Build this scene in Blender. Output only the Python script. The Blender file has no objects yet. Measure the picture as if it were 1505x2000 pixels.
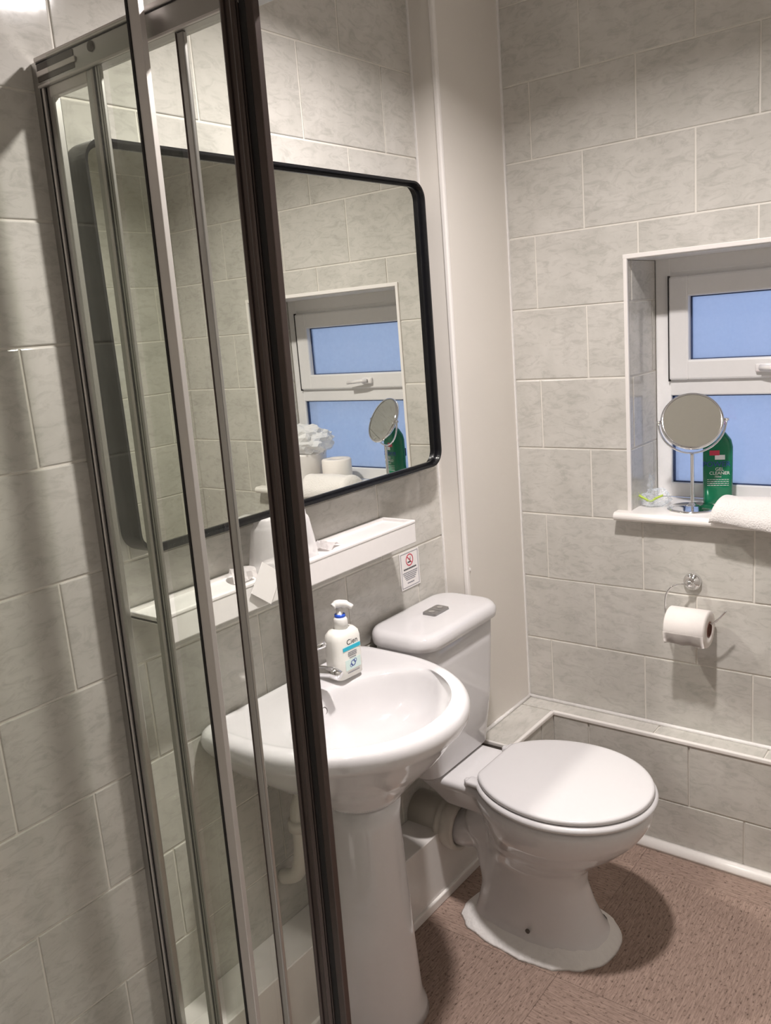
import bpy, bmesh, math, random
from mathutils import Vector, Matrix, noise
random.seed(7)
C = bpy.context.scene.collection
S = bpy.context.scene
PI = math.pi

# ------------------------------------------------------------------ camera
cam = bpy.data.cameras.new('camera')
camo = bpy.data.objects.new('camera', cam); C.objects.link(camo)
cam.sensor_fit = 'HORIZONTAL'; cam.sensor_width = 36.0
cam.lens = 1666.88 / 1505 * 36.0
cam.clip_start = 0.02
R = [(0.60565918, -0.79171175, -0.07980889), (-0.21640611, -0.06736842, -0.97397633), (0.76573191, 0.60716884, -0.21213356)]
M = Matrix.Identity(4)
for i in range(3):
    M[i][0] = R[0][i]; M[i][1] = -R[1][i]; M[i][2] = -R[2][i]
M[0][3], M[1][3], M[2][3] = -2.25045, -1.33110, 1.54409
camo.matrix_world = M
S.camera = camo

# ------------------------------------------------------------------ world, exposure, lamp
w = bpy.data.worlds.new('world'); S.world = w; w.use_nodes = True
w.node_tree.nodes['Background'].inputs[0].default_value = (0.47, 0.57, 0.86, 1)
w.node_tree.nodes['Background'].inputs[1].default_value = 1.0
S.view_settings.view_transform = 'Standard'; S.view_settings.look = 'None'
S.view_settings.gamma = 1.0; S.view_settings.use_curve_mapping = False
S.view_settings.exposure = 0.04
S.cycles.use_guiding = True; S.cycles.use_surface_guiding = True; S.cycles.guiding_training_samples = 64
S.cycles.sample_clamp_indirect = 60; S.cycles.adaptive_threshold = 0.02; S.cycles.blur_glossy = 0.0
S.cycles.max_bounces = 10; S.cycles.diffuse_bounces = 5; S.cycles.glossy_bounces = 6; S.cycles.transparent_max_bounces = 24
LX, LY, LZ = -0.95, -0.67, 2.372
ld = bpy.data.lights.new('ceiling_downlight', 'AREA'); ld.shape = 'DISK'; ld.size = 0.10
ld.energy = 26; ld.spread = math.radians(149); ld.color = (1.0, 0.935, 0.915)
lo = bpy.data.objects.new('lamp_light', ld); C.objects.link(lo); lo.location = (LX, LY, LZ - 0.004)

# ------------------------------------------------------------------ helpers
def mat(name, color, rough=0.5, metal=0.0, bump=None, spec=0.5, coat=0.0, **kw):
    m = bpy.data.materials.new(name); m.use_nodes = True
    nt = m.node_tree; b = nt.nodes['Principled BSDF']
    b.inputs['Base Color'].default_value = (*color, 1)
    b.inputs['Roughness'].default_value = rough; b.inputs['Metallic'].default_value = metal
    b.inputs['Specular IOR Level'].default_value = spec
    b.inputs['Coat Weight'].default_value = coat; b.inputs['Coat Roughness'].default_value = 0.05
    tc = nt.nodes.new('ShaderNodeTexCoord')
    n = nt.nodes.new('ShaderNodeTexNoise'); n.inputs['Scale'].default_value = (bump or (60, 0, 0))[0]
    nt.links.new(tc.outputs['Object'], n.inputs['Vector'])
    # subtle real variation of the colour
    mx = nt.nodes.new('ShaderNodeMixRGB'); mx.blend_type = 'MULTIPLY'; mx.inputs[0].default_value = kw.get('var', 0.04)
    mx.inputs[1].default_value = (*color, 1)
    nt.links.new(n.outputs['Fac'], mx.inputs[2]); nt.links.new(mx.outputs[0], b.inputs['Base Color'])
    if bump:
        bp = nt.nodes.new('ShaderNodeBump'); bp.inputs['Strength'].default_value = bump[1]; bp.inputs['Distance'].default_value = bump[2]
        nt.links.new(n.outputs['Fac'], bp.inputs['Height']); nt.links.new(bp.outputs[0], b.inputs['Normal'])
    return m

def tile_material():
    m = bpy.data.materials.new('marbled_tile'); m.use_nodes = True
    nt = m.node_tree; L = nt.links; N = nt.nodes; b = N['Principled BSDF']
    tc = N.new('ShaderNodeTexCoord'); oi = N.new('ShaderNodeObjectInfo')
    mul = N.new('ShaderNodeVectorMath'); mul.operation = 'SCALE'; mul.inputs[3].default_value = 37.0
    cb = N.new('ShaderNodeCombineXYZ')
    for k in range(3): L.new(oi.outputs['Random'], cb.inputs[k])
    L.new(cb.outputs[0], mul.inputs[0])
    add = N.new('ShaderNodeVectorMath'); L.new(tc.outputs['Object'], add.inputs[0]); L.new(mul.outputs[0], add.inputs[1])
    n1 = N.new('ShaderNodeTexNoise'); n1.inputs['Scale'].default_value = 9; n1.inputs['Detail'].default_value = 6; n1.inputs['Roughness'].default_value = .62; n1.inputs['Distortion'].default_value = .4
    L.new(add.outputs[0], n1.inputs['Vector'])
    mp = N.new('ShaderNodeMapping'); mp.inputs['Rotation'].default_value = (0, .7, 0); mp.inputs['Scale'].default_value = (1, 1, 2.4)
    L.new(add.outputs[0], mp.inputs['Vector'])
    n2 = N.new('ShaderNodeTexNoise'); n2.inputs['Scale'].default_value = 20; n2.inputs['Detail'].default_value = 8; n2.inputs['Roughness'].default_value = .7; n2.inputs['Distortion'].default_value = 1.2
    L.new(mp.outputs[0], n2.inputs['Vector'])
    r1 = N.new('ShaderNodeValToRGB'); r1.color_ramp.elements[0].position = .32; r1.color_ramp.elements[1].position = .68
    r1.color_ramp.elements[0].color = (.50, .485, .445, 1); r1.color_ramp.elements[1].color = (.59, .57, .53, 1)
    L.new(n1.outputs['Fac'], r1.inputs[0])
    r2 = N.new('ShaderNodeValToRGB'); r2.color_ramp.elements[0].position = .36; r2.color_ramp.elements[1].position = .52
    r2.color_ramp.elements[0].color = (.84, .84, .835, 1); r2.color_ramp.elements[1].color = (1, 1, 1, 1)
    L.new(n2.outputs['Fac'], r2.inputs[0])
    mx = N.new('ShaderNodeMixRGB'); mx.blend_type = 'MULTIPLY'; mx.inputs[0].default_value = 1
    L.new(r1.outputs[0], mx.inputs[1]); L.new(r2.outputs[0], mx.inputs[2]); L.new(mx.outputs[0], b.inputs['Base Color'])
    b.inputs['Roughness'].default_value = .085; b.inputs['Specular IOR Level'].default_value = .45
    n3 = N.new('ShaderNodeTexNoise'); n3.inputs['Scale'].default_value = 14; n3.inputs['Detail'].default_value = 3
    L.new(add.outputs[0], n3.inputs['Vector'])
    bp = N.new('ShaderNodeBump'); bp.inputs['Strength'].default_value = .25; bp.inputs['Distance'].default_value = .0012
    L.new(n3.outputs['Fac'], bp.inputs['Height']); L.new(bp.outputs[0], b.inputs['Normal'])
    return m

def carpet_material():
    m = bpy.data.materials.new('ribbed_floor'); m.use_nodes = True
    nt = m.node_tree; L = nt.links; N = nt.nodes; b = N['Principled BSDF']
    tc = N.new('ShaderNodeTexCoord')
    mp = N.new('ShaderNodeMapping'); mp.inputs['Scale'].default_value = (28, 260, 1); L.new(tc.outputs['Object'], mp.inputs[0])
    n1 = N.new('ShaderNodeTexNoise'); n1.inputs['Scale'].default_value = 1; n1.inputs['Detail'].default_value = 5; n1.inputs['Roughness'].default_value = .7; L.new(mp.outputs[0], n1.inputs[0])
    mp2 = N.new('ShaderNodeMapping'); mp2.inputs['Scale'].default_value = (90, 170, 1); L.new(tc.outputs['Object'], mp2.inputs[0])
    n2 = N.new('ShaderNodeTexNoise'); n2.inputs['Scale'].default_value = 1; n2.inputs['Detail'].default_value = 2; L.new(mp2.outputs[0], n2.inputs[0])
    r = N.new('ShaderNodeValToRGB'); r.color_ramp.elements[0].position = .34; r.color_ramp.elements[1].position = .62
    r.color_ramp.elements[0].color = (.20, .14, .112, 1); r.color_ramp.elements[1].color = (.36, .262, .215, 1)
    L.new(n1.outputs['Fac'], r.inputs[0])
    r2 = N.new('ShaderNodeValToRGB'); r2.color_ramp.elements[0].position = .30; r2.color_ramp.elements[1].position = .42
    r2.color_ramp.elements[0].color = (.45, .42, .40, 1); r2.color_ramp.elements[1].color = (1, 1, 1, 1); L.new(n2.outputs['Fac'], r2.inputs[0])
    mx = N.new('ShaderNodeMixRGB'); mx.blend_type = 'MULTIPLY'; mx.inputs[0].default_value = 1
    L.new(r.outputs[0], mx.inputs[1]); L.new(r2.outputs[0], mx.inputs[2])
    oi = N.new('ShaderNodeObjectInfo'); hs = N.new('ShaderNodeHueSaturation'); ma = N.new('ShaderNodeMapRange')
    ma.inputs[3].default_value = .92; ma.inputs[4].default_value = 1.08
    L.new(oi.outputs['Random'], ma.inputs[0]); L.new(ma.outputs[0], hs.inputs['Value']); L.new(mx.outputs[0], hs.inputs['Color'])
    L.new(hs.outputs[0], b.inputs['Base Color'])
    b.inputs['Roughness'].default_value = .75; b.inputs['Specular IOR Level'].default_value = .25
    bp = N.new('ShaderNodeBump'); bp.inputs['Strength'].default_value = .6; bp.inputs['Distance'].default_value = .001
    L.new(n1.outputs['Fac'], bp.inputs['Height']); L.new(bp.outputs[0], b.inputs['Normal'])
    return m

def clear_glass(name, tint, refl=1.0, haze=0.0):
    m = bpy.data.materials.new(name); m.use_nodes = True
    nt = m.node_tree; L = nt.links; N = nt.nodes
    out = N['Material Output']; N.remove(N['Principled BSDF'])
    t = N.new('ShaderNodeBsdfTransparent'); t.inputs[0].default_value = (*tint, 1)
    g = N.new('ShaderNodeBsdfGlossy'); g.inputs['Roughness'].default_value = .02
    ge = N.new('ShaderNodeNewGeometry'); dt = N.new('ShaderNodeVectorMath'); dt.operation = 'DOT_PRODUCT'
    L.new(ge.outputs['Normal'], dt.inputs[0]); L.new(ge.outputs['Incoming'], dt.inputs[1])
    def mth(op, a, b=None):
        q = N.new('ShaderNodeMath'); q.operation = op
        if isinstance(a, (int, float)): q.inputs[0].default_value = a
        else: L.new(a, q.inputs[0])
        if b is not None:
            if isinstance(b, (int, float)): q.inputs[1].default_value = b
            else: L.new(b, q.inputs[1])
        return q.outputs[0]
    sch = mth('MULTIPLY', mth('POWER', mth('SUBTRACT', 1.0, mth('ABSOLUTE', dt.outputs['Value'])), 5.0), .96)
    mm = N.new('ShaderNodeMath'); mm.operation = 'MULTIPLY'; mm.inputs[1].default_value = refl; L.new(mth('ADD', sch, .04), mm.inputs[0])
    mx = N.new('ShaderNodeMixShader'); L.new(mm.outputs[0], mx.inputs[0]); L.new(t.outputs[0], mx.inputs[1]); L.new(g.outputs[0], mx.inputs[2])
    last = mx
    if haze:
        d = N.new('ShaderNodeBsdfDiffuse'); d.inputs[0].default_value = (.85, .85, .83, 1)
        nz = N.new('ShaderNodeTexNoise'); nz.inputs['Scale'].default_value = 14
        tc = N.new('ShaderNodeTexCoord'); L.new(tc.outputs['Object'], nz.inputs[0])
        m2 = N.new('ShaderNodeMath'); m2.operation = 'MULTIPLY'; m2.inputs[1].default_value = haze * 2; L.new(nz.outputs['Fac'], m2.inputs[0])
        mx2 = N.new('ShaderNodeMixShader'); L.new(m2.outputs[0], mx2.inputs[0]); L.new(mx.outputs[0], mx2.inputs[1]); L.new(d.outputs[0], mx2.inputs[2]); last = mx2
    L.new(last.outputs[0], out.inputs[0])
    return m

def frosted_glass():
    m = bpy.data.materials.new('obscured_window_glass'); m.use_nodes = True
    nt = m.node_tree; L = nt.links; N = nt.nodes; out = N['Material Output']; N.remove(N['Principled BSDF'])
    t = N.new('ShaderNodeBsdfTranslucent'); t.inputs[0].default_value = (.9, .93, .97, 1)
    tr = N.new('ShaderNodeBsdfTransparent'); tr.inputs[0].default_value = (.85, .9, .95, 1)
    g = N.new('ShaderNodeBsdfGlossy'); g.inputs['Roughness'].default_value = .12
    tc = N.new('ShaderNodeTexCoord'); nz = N.new('ShaderNodeTexNoise'); nz.inputs['Scale'].default_value = 9; nz.inputs['Detail'].default_value = 5
    L.new(tc.outputs['Object'], nz.inputs[0])
    a = N.new('ShaderNodeMixShader'); L.new(nz.outputs['Fac'], a.inputs[0]); L.new(t.outputs[0], a.inputs[1]); L.new(tr.outputs[0], a.inputs[2])
    b = N.new('ShaderNodeMixShader'); b.inputs[0].default_value = .06; L.new(a.outputs[0], b.inputs[1]); L.new(g.outputs[0], b.inputs[2])
    L.new(b.outputs[0], out.inputs[0])
    return m

def thin_plastic(name, color, alpha, rough=.25):
    m = bpy.data.materials.new(name); m.use_nodes = True
    nt = m.node_tree; L = nt.links; N = nt.nodes; b = N['Principled BSDF']; out = N['Material Output']
    b.inputs['Base Color'].default_value = (*color, 1); b.inputs['Roughness'].default_value = rough
    t = N.new('ShaderNodeBsdfTransparent')
    lw = N.new('ShaderNodeLayerWeight'); lw.inputs[0].default_value = .45
    mr = N.new('ShaderNodeMapRange'); mr.inputs[3].default_value = alpha; mr.inputs[4].default_value = min(1, alpha + .45); L.new(lw.outputs['Facing'], mr.inputs[0])
    mx = N.new('ShaderNodeMixShader'); L.new(mr.outputs[0], mx.inputs[0]); L.new(t.outputs[0], mx.inputs[1]); L.new(b.outputs[0], mx.inputs[2])
    L.new(mx.outputs[0], out.inputs[0])
    return m

MT = tile_material()
MC = carpet_material()
M_grout = mat('cream_grout', (.72, .69, .63), .6, bump=(120, .3, .001))
M_paint = mat('ceiling_paint', (.86, .845, .82), .8, bump=(40, .1, .001))
M_board = mat('cream_pvc_board', (.70, .665, .615), .22, bump=(4, .06, .002))
M_boardw = mat('white_boxing', (.74, .71, .68), .3)
M_white = mat('white_plastic', (.80, .775, .76), .28)
M_trim = mat('white_tile_trim', (.80, .77, .74), .3)
M_upvc = mat('white_upvc', (.77, .76, .75), .25)
M_cer = mat('white_ceramic', (.645, .632, .636), .07, spec=.55, coat=.25, var=.02)
M_lid = mat('white_seat_plastic', (.625, .612, .617), .18, var=.02)
M_mirror = mat('mirror_glass', (.84, .855, .80), .0, 1.0, var=0.0)
M_black = mat('black_metal_frame', (.012, .012, .014), .25, .3)
M_alu = mat('brushed_aluminium', (.50, .485, .47), .34, 1.0, bump=(200, .04, .0004))
M_alul = mat('satin_light_aluminium', (.68, .64, .62), .45, .6)
M_alud = mat('aluminium_painted_shade', (.105, .082, .076), .3, .85)  # aluminium with the dim shower it reflects put into the colour
M_rub_gap = mat('black_rubber_and_gap_shade', (.008, .006, .006), .6)  # real rubber seals, and the painted shade under the toilet lid
M_chrome = mat('polished_chrome', (.78, .78, .79), .07, 1.0, var=0)
M_steel = mat('worn_steel_button', (.42, .41, .41), .32, .9)
M_paper = mat('toilet_paper', (.72, .68, .65), .9, bump=(90, .3, .001))
M_card = mat('brown_cardboard', (.28, .15, .12), .9)
M_towel = mat('white_towel', (.70, .67, .65), .95, bump=(260, .9, .003))
M_green = mat('green_gel_plastic', (.004, .17, .075), .15)
M_red = mat('red_plastic', (.65, .02, .02), .3)
M_blue = mat('blue_plastic', (.02, .09, .55), .3)
M_bottle = mat('milky_white_bottle', (.80, .79, .74), .3)
M_frost = mat('translucent_pump_plastic', (.76, .75, .72), .25)
M_cyan = mat('turquoise_print', (.02, .46, .62), .4)
M_ink = mat('black_ink', (.05, .05, .055), .6)
M_inkg = mat('grey_ink', (.22, .22, .25), .6)
M_inkb = mat('navy_ink', (.02, .05, .30), .5)
M_inkr = mat('red_ink', (.55, .04, .08), .5)
M_inkw = mat('white_ink', (.8, .82, .8), .5)
M_pale = mat('pale_green_print', (.62, .76, .72), .4)
M_pap = mat('laminated_paper', (.82, .79, .78), .3)
M_lime = mat('lime_green_tie', (.45, .60, .08), .5)
M_pipe = mat('off_white_waste_pipe', (.62, .585, .53), .32)
M_seal = mat('white_sealant', (.76, .74, .72), .45, bump=(60, .8, .004))
M_dark = mat('dark_fittings_and_gap_shade', (.10, .085, .075), .5)  # dark fittings, plus shade painted for the rail recess and ledge gap
M_tray = mat('white_shower_tray', (.75, .74, .72), .2)
M_cup = thin_plastic('wrapped_plastic_cup', (.86, .84, .84), .42)
M_bag = thin_plastic('thin_white_bag', (.88, .88, .87), .50)
M_cell = thin_plastic('clear_cellophane', (.80, .86, .90), .12, .08)
M_pane = clear_glass('shower_glass', (.93, .945, .915), .9, .012)
M_pane2 = clear_glass('shower_glass_clearer', (.97, .98, .96), .8, .006)
M_fgl = frosted_glass()
M_lamp = bpy.data.materials.new('lamp_lens'); M_lamp.use_nodes = True
_b = M_lamp.node_tree.nodes['Principled BSDF']; _b.inputs['Emission Color'].default_value = (1, .93, .85, 1); _b.inputs['Emission Strength'].default_value = 3.0

def mesh_from(bm, name):
    me = bpy.data.meshes.new(name); bm.normal_update(); bm.to_mesh(me); bm.free(); return me

def obj(name, bm, m=None, parent=None, smooth=False, loc=None):
    me = bm if isinstance(bm, bpy.types.Mesh) else mesh_from(bm, name)
    if m and not me.materials: me.materials.append(m)
    if smooth: me.polygons.foreach_set('use_smooth', [True] * len(me.polygons))
    o = bpy.data.objects.new(name, me); C.objects.link(o)
    if parent: o.parent = parent
    if loc: o.location = loc
    return o

def thing(name, label, cat, loc=(0, 0, 0), rz=0, group=None):
    o = bpy.data.objects.new(name, None); C.objects.link(o); o.location = loc; o.rotation_euler = (0, 0, rz)
    o.empty_display_size = .05
    o['label'] = label; o['category'] = cat
    if group: o['group'] = group
    return o

def tag(o, label, cat, group=None):
    o['label'] = label; o['category'] = cat
    if group: o['group'] = group
    return o

def struct(o): o['kind'] = 'structure'; return o

def box(bm, x0, x1, y0, y1, z0, z1, bev=0, seg=2):
    r = bmesh.ops.create_cube(bm, size=1)
    vs = r['verts']
    for v in vs:
        v.co = Vector(((x0 + x1) / 2 + v.co.x * (x1 - x0), (y0 + y1) / 2 + v.co.y * (y1 - y0), (z0 + z1) / 2 + v.co.z * (z1 - z0)))
    if bev:
        es = list({e for v in vs for e in v.link_edges})
        bmesh.ops.bevel(bm, geom=es, offset=bev, segments=seg, profile=.5, affect='EDGES')
    return bm

def B(x0, x1, y0, y1, z0, z1, bev=0, seg=2): return box(bmesh.new(), x0, x1, y0, y1, z0, z1, bev, seg)

def ring_loft(bm, rings, cap0=True, cap1=True, closed=True):
    vr = [[bm.verts.new(p) for p in r] for r in rings]
    n = len(rings[0])
    for a, b in zip(vr, vr[1:]):
        for i in range(n if closed else n - 1):
            j = (i + 1) % n
            bm.faces.new((a[i], a[j], b[j], b[i]))
    if cap0: bm.faces.new(list(reversed(vr[0])))
    if cap1: bm.faces.new(vr[-1])
    return bm

def lathe(bm, prof, cx=0, cy=0, n=32, cap0=True, cap1=True):
    rings = [[(cx + r * math.cos(2 * PI * i / n), cy + r * math.sin(2 * PI * i / n), z) for i in range(n)] for r, z in prof]
    return ring_loft(bm, rings, cap0, cap1)

def tube(bm, pts, r, n=10, cap=True):
    pts = [Vector(p) for p in pts]
    rr = r if isinstance(r, (list, tuple)) else [r] * len(pts)
    up = Vector((0, 0, 1)); rings = []
    t0 = (pts[1] - pts[0]).normalized()
    a = t0.cross(up)
    if a.length < .05: a = t0.cross(Vector((1, 0, 0)))
    a.normalize()
    for i, p in enumerate(pts):
        t = (pts[min(i + 1, len(pts) - 1)] - pts[max(i - 1, 0)]).normalized()
        a = (a - t * a.dot(t)).normalized(); b = t.cross(a)
        rings.append([p + (a * math.cos(2 * PI * k / n) + b * math.sin(2 * PI * k / n)) * rr[i] for k in range(n)])
    return ring_loft(bm, rings, cap, cap)

def smooth_path(pts, k=6):
    P = [Vector(p) for p in pts]; P = [P[0]] + P + [P[-1]]; out = []
    for i in range(1, len(P) - 2):
        for s in range(k):
            t = s / k
            a, b, c, d = P[i - 1], P[i], P[i + 1], P[i + 2]
            out.append(.5 * ((2 * b) + (c - a) * t + (2 * a - 5 * b + 4 * c - d) * t * t + (3 * b - a - 3 * c + d) * t ** 3))
    out.append(P[-2]); return out

def frame4(ux, uy, uz, o):
    m = Matrix.Identity(4)
    for i in range(3): m[i][0] = ux[i]; m[i][1] = uy[i]; m[i][2] = uz[i]; m[i][3] = o[i]
    return m

def rrect(w, h, r, n=6, cx=0, cy=0):
    pts = []
    for k, (sx, sy) in enumerate(((1, 1), (-1, 1), (-1, -1), (1, -1))):
        for i in range(n + 1):
            a = PI / 2 * (k + i / n)
            pts.append((cx + sx * (w / 2 - r) + r * math.cos(a), cy + sy * (h / 2 - r) + r * math.sin(a)))
    return pts

def text(name, body, size, m, material, parent, width=None):
    c = bpy.data.curves.new(name, 'FONT'); c.body = body; c.size = size; c.align_x = 'CENTER'; c.align_y = 'CENTER'
    c.extrude = .0002; c.materials.append(material); c.resolution_u = 3
    t_ = bpy.data.objects.new(name, c); C.objects.link(t_)
    me = bpy.data.meshes.new_from_object(t_); bpy.data.objects.remove(t_); bpy.data.curves.remove(c)
    o = bpy.data.objects.new(name, me); C.objects.link(o); o.parent = parent; o.matrix_local = m
    return o

# ------------------------------------------------------------------ tiles
TW, TH, GR, ZB = 0.2968, 0.2, 0.0048, 2.157
_cache = {}
def tile_mesh(w, h):
    k = (round(w, 4), round(h, 4))
    if k in _cache: return _cache[k]
    bm = bmesh.new(); e = .0016; rings = []
    for (s, y) in ((0, -.004), (0, .0006 - .0014), (e, 0.0)):
        rings.append([(-w / 2 + s, y, -h / 2 + s), (-w / 2 + s, y, h / 2 - s), (w / 2 - s, y, h / 2 - s), (w / 2 - s, y, -h / 2 + s)])
    ring_loft(bm, rings, False, True)
    bmesh.ops.recalc_face_normals(bm, faces=bm.faces)
    me = mesh_from(bm, 'tile'); me.materials.append(MT); _cache[k] = me
    return me

def lshape_mesh(cells, cx, cz):
    """a tile notched round an opening: one mesh of the remaining cells"""
    bm = bmesh.new(); vd = {}
    def v(u, y, z):
        k = (round(u, 5), y, round(z, 5))
        if k not in vd: vd[k] = bm.verts.new((u - cx, y, z - cz))
        return vd[k]
    for (a, b, c, d) in cells: bm.faces.new((v(a, 0, c), v(a, 0, d), v(b, 0, d), v(b, 0, c)))
    bm.verts.index_update()
    for e in [e for e in bm.edges if len(e.link_faces) == 1]:
        p, q = e.verts
        a = bm.verts.new(p.co + Vector((0, -.004, 0))); b = bm.verts.new(q.co + Vector((0, -.004, 0)))
        bm.faces.new((p, q, b, a))
    bmesh.ops.recalc_face_normals(bm, faces=bm.faces)
    me = mesh_from(bm, 'tile'); me.materials.append(MT); return me

def put_tile(me, parent, fr, u, z, jitter=.0004):
    o = bpy.data.objects.new('tile', me); C.objects.link(o); o.parent = parent
    rx = Matrix.Rotation(random.uniform(-.0022, .0022), 4, 'Z') @ Matrix.Rotation(random.uniform(-.0022, .0022), 4, 'X')
    o.matrix_local = fr @ Matrix.Translation((u, random.uniform(-jitter, jitter), z)) @ rx
    return o

def tile_wall(parent, fr, u0, u1, z0, z1, ju, holes=(), parity=0, zb=ZB):
    g = GR / 2
    n0 = int(math.floor((zb - z1) / TH)) - 1
    for n in range(n0, n0 + 16):
        zt, zl = min(z1, zb - n * TH - g), max(z0, zb - (n + 1) * TH + g)
        if zt - zl < .012: continue
        off = ju + (TW / 2 if (n + parity) % 2 else 0)
        k = int(math.floor((u0 - off) / TW)) - 1
        while True:
            a, b = off + k * TW + g, off + (k + 1) * TW - g; k += 1
            if a > u1: break
            a, b = max(a, u0), min(b, u1)
            if b - a < .012: continue
            us, zs = {a, b}, {zl, zt}
            for (h0, h1, hz0, hz1) in holes:
                if h0 < b and h1 > a and hz0 < zt and hz1 > zl:
                    us |= {x for x in (h0, h1) if a < x < b}; zs |= {x for x in (hz0, hz1) if zl < x < zt}
            us, zs = sorted(us), sorted(zs)
            if len(us) == 2 and len(zs) == 2:
                cu, cz = (a + b) / 2, (zl + zt) / 2
                if any(h0 < cu < h1 and hz0 < cz < hz1 for (h0, h1, hz0, hz1) in holes): continue
                put_tile(tile_mesh(b - a, zt - zl), parent, fr, cu, cz)
            else:
                cells = [(p, q, r, s) for p, q in zip(us, us[1:]) for r, s in zip(zs, zs[1:])
                         if not any(h0 < (p + q) / 2 < h1 and hz0 < (r + s) / 2 < hz1 for (h0, h1, hz0, hz1) in holes)]
                if not cells: continue
                p0, p1 = min(c[0] for c in cells), max(c[1] for c in cells); r0, r1 = min(c[2] for c in cells), max(c[3] for c in cells)
                area = sum((c[1] - c[0]) * (c[3] - c[2]) for c in cells)
                if p1 - p0 < .012 or r1 - r0 < .012: continue
                if abs(area - (p1 - p0) * (r1 - r0)) < 1e-6:
                    put_tile(tile_mesh(p1 - p0, r1 - r0), parent, fr, (p0 + p1) / 2, (r0 + r1) / 2)
                else:
                    put_tile(lshape_mesh(cells, (p0 + p1) / 2, (r0 + r1) / 2), parent, fr, (p0 + p1) / 2, (r0 + r1) / 2)

# frames: local x = along the wall, local y = into the room, local z = up
FA = frame4((-1, 0, 0), (0, -1, 0), (0, 0, 1), (0, 0, 0))
FB = frame4((0, 1, 0), (-1, 0, 0), (0, 0, 1), (0, 0, 0))
YC = -1.482; XD = -2.40; ZC = 2.395
FC = frame4((1, 0, 0), (0, 1, 0), (0, 0, 1), (0, YC, 0))
FD = frame4((0, -1, 0), (1, 0, 0), (0, 0, 1), (XD, 0, 0))
GD = .0022
# window opening
WY0, WY1, WZ0, WZ1 = -1.100, -0.423, 0.962, 1.668
XW = 0.205

# ------------------------------------------------------------------ room shell
wa = struct(obj('wall_back', B(XD, .1, GD, .12, -.02, 2.5), M_grout))
tile_wall(wa, FA, .3225, -XD, 0, ZC, .4522)
bm = bmesh.new()
box(bm, GD, .32, WY1 + GD, .0, -.02, 2.5); box(bm, GD, .32, YC - .1, WY0 - GD, -.02, 2.5)
box(bm, GD, .32, WY0 - GD, WY1 + GD, -.02, WZ0 - .005); box(bm, GD, .32, WY0 - GD, WY1 + GD, WZ1 + .003, 2.5)
wb = struct(obj('wall_right', bm, M_grout))
tile_wall(wb, FB, YC, -.075, .35, ZC, -.158, holes=[(WY0 - .006, WY1 + .006, WZ0 - .008, WZ1 + .006)])
wc = struct(obj('wall_front', B(XD, .1, YC - .12, YC - GD, -.02, 2.5), M_grout))
tile_wall(wc, FC, XD, 0, 0, ZC, -.11)
wd = struct(obj('wall_left', B(XD - .12, XD - GD, YC - .1, .1, -.02, 2.5), M_grout))
tile_wall(wd, FD, 0, -YC, 0, ZC, .12)
struct(obj('ceiling', B(XD - .1, .3, YC - .1, .1, ZC, ZC + .1), M_paint))

# reveal of the window opening (tiled left and right cheeks, board on top)
for (yy, n, nm) in ((WY1, -1, 'a'), (WY0, 1, 'b')):
    fr = frame4((-n, 0, 0), (0, n, 0), (0, 0, 1), (0, yy, 0))
    fr = frame4((1, 0, 0), (0, n, 0), (0, 0, 1), (0, yy, 0)) if n > 0 else frame4((-1, 0, 0), (0, n, 0), (0, 0, 1), (0, yy, 0))
    if n > 0: tile_wall(wb, fr, .008, XW, WZ0 + .022, WZ1 - .004, .032)
    else: tile_wall(wb, fr, -XW, -.008, WZ0 + .022, WZ1 - .004, -.032)
obj('reveal_board', B(.004, XW, WY0 + .002, WY1 - .002, WZ1 - .004, WZ1 + .004), M_upvc, wb)
# white bead round the opening
bm = bmesh.new(); t = .009
box(bm, -.004, .006, WY1 - .002, WY1 + t, WZ0, WZ1 + t, .002); box(bm, -.004, .006, WY0 - t, WY0 + .002, WZ0, WZ1 + t, .002)
box(bm, -.0042, .006, WY0 - t - .0005, WY1 + t + .0005, WZ1 - .002, WZ1 + t + .0005, .0015)
struct(obj('trim_1', bm, M_trim))
# sill with bull nose
bm = bmesh.new(); sec = []
for k in range(9):
    a = PI / 2 + PI * k / 8
    sec.append((-.026 + .012 * math.cos(a), .973 + .012 * math.sin(a)))
sec = [(XW, .985)] + sec + [(XW, .961)]
ring_loft(bm, [[(x, y, z) for x, z in sec] for y in (-.385, -1.135)])
bmesh.ops.recalc_face_normals(bm, faces=bm.faces)
sill = struct(obj('window_sill', bm, M_trim))

# window
bm = bmesh.new()
FX0, FX1 = XW, XW + .06
def frm(bm, y0, y1, z0, z1, t, x0, x1, b=.004):
    box(bm, x0, x1, y1 - t, y1, z0, z1, b); box(bm, x0, x1, y0, y0 + t, z0, z1, b)
    box(bm, x0 + .0004, x1 - .0004, y0 + t - b, y1 - t + b, z1 - t, z1, b); box(bm, x0 + .0004, x1 - .0004, y0 + t - b, y1 - t + b, z0, z0 + t, b)
frm(bm, WY0, WY1, .985, WZ1, .044, FX0, FX1); box(bm, FX0 + .0025, FX1 - .002, WY0 + .004, WY1 - .004, 1.607, 1.64, .001)
box(bm, FX0 + .0006, FX1 - .001, WY0 + .04, WY1 - .04, 1.283, 1.345, .004)
win = struct(obj('window_1', bm, M_upvc))
bm = bmesh.new(); frm(bm, WY0 + .041, WY1 - .041, 1.328, 1.614, .056, FX0 - .012, FX0 + .03, .006)
obj('opening_sash', bm, M_upvc, win)
bm = bmesh.new()
for a in ((WY0 + .04, WY0 + .043), (WY1 - .043, WY1 - .04)): box(bm, FX0 - .0124, FX0 - .001, a[0], a[1], 1.325, 1.617)
obj('sash_gasket', bm, M_rub_gap, win)
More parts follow.
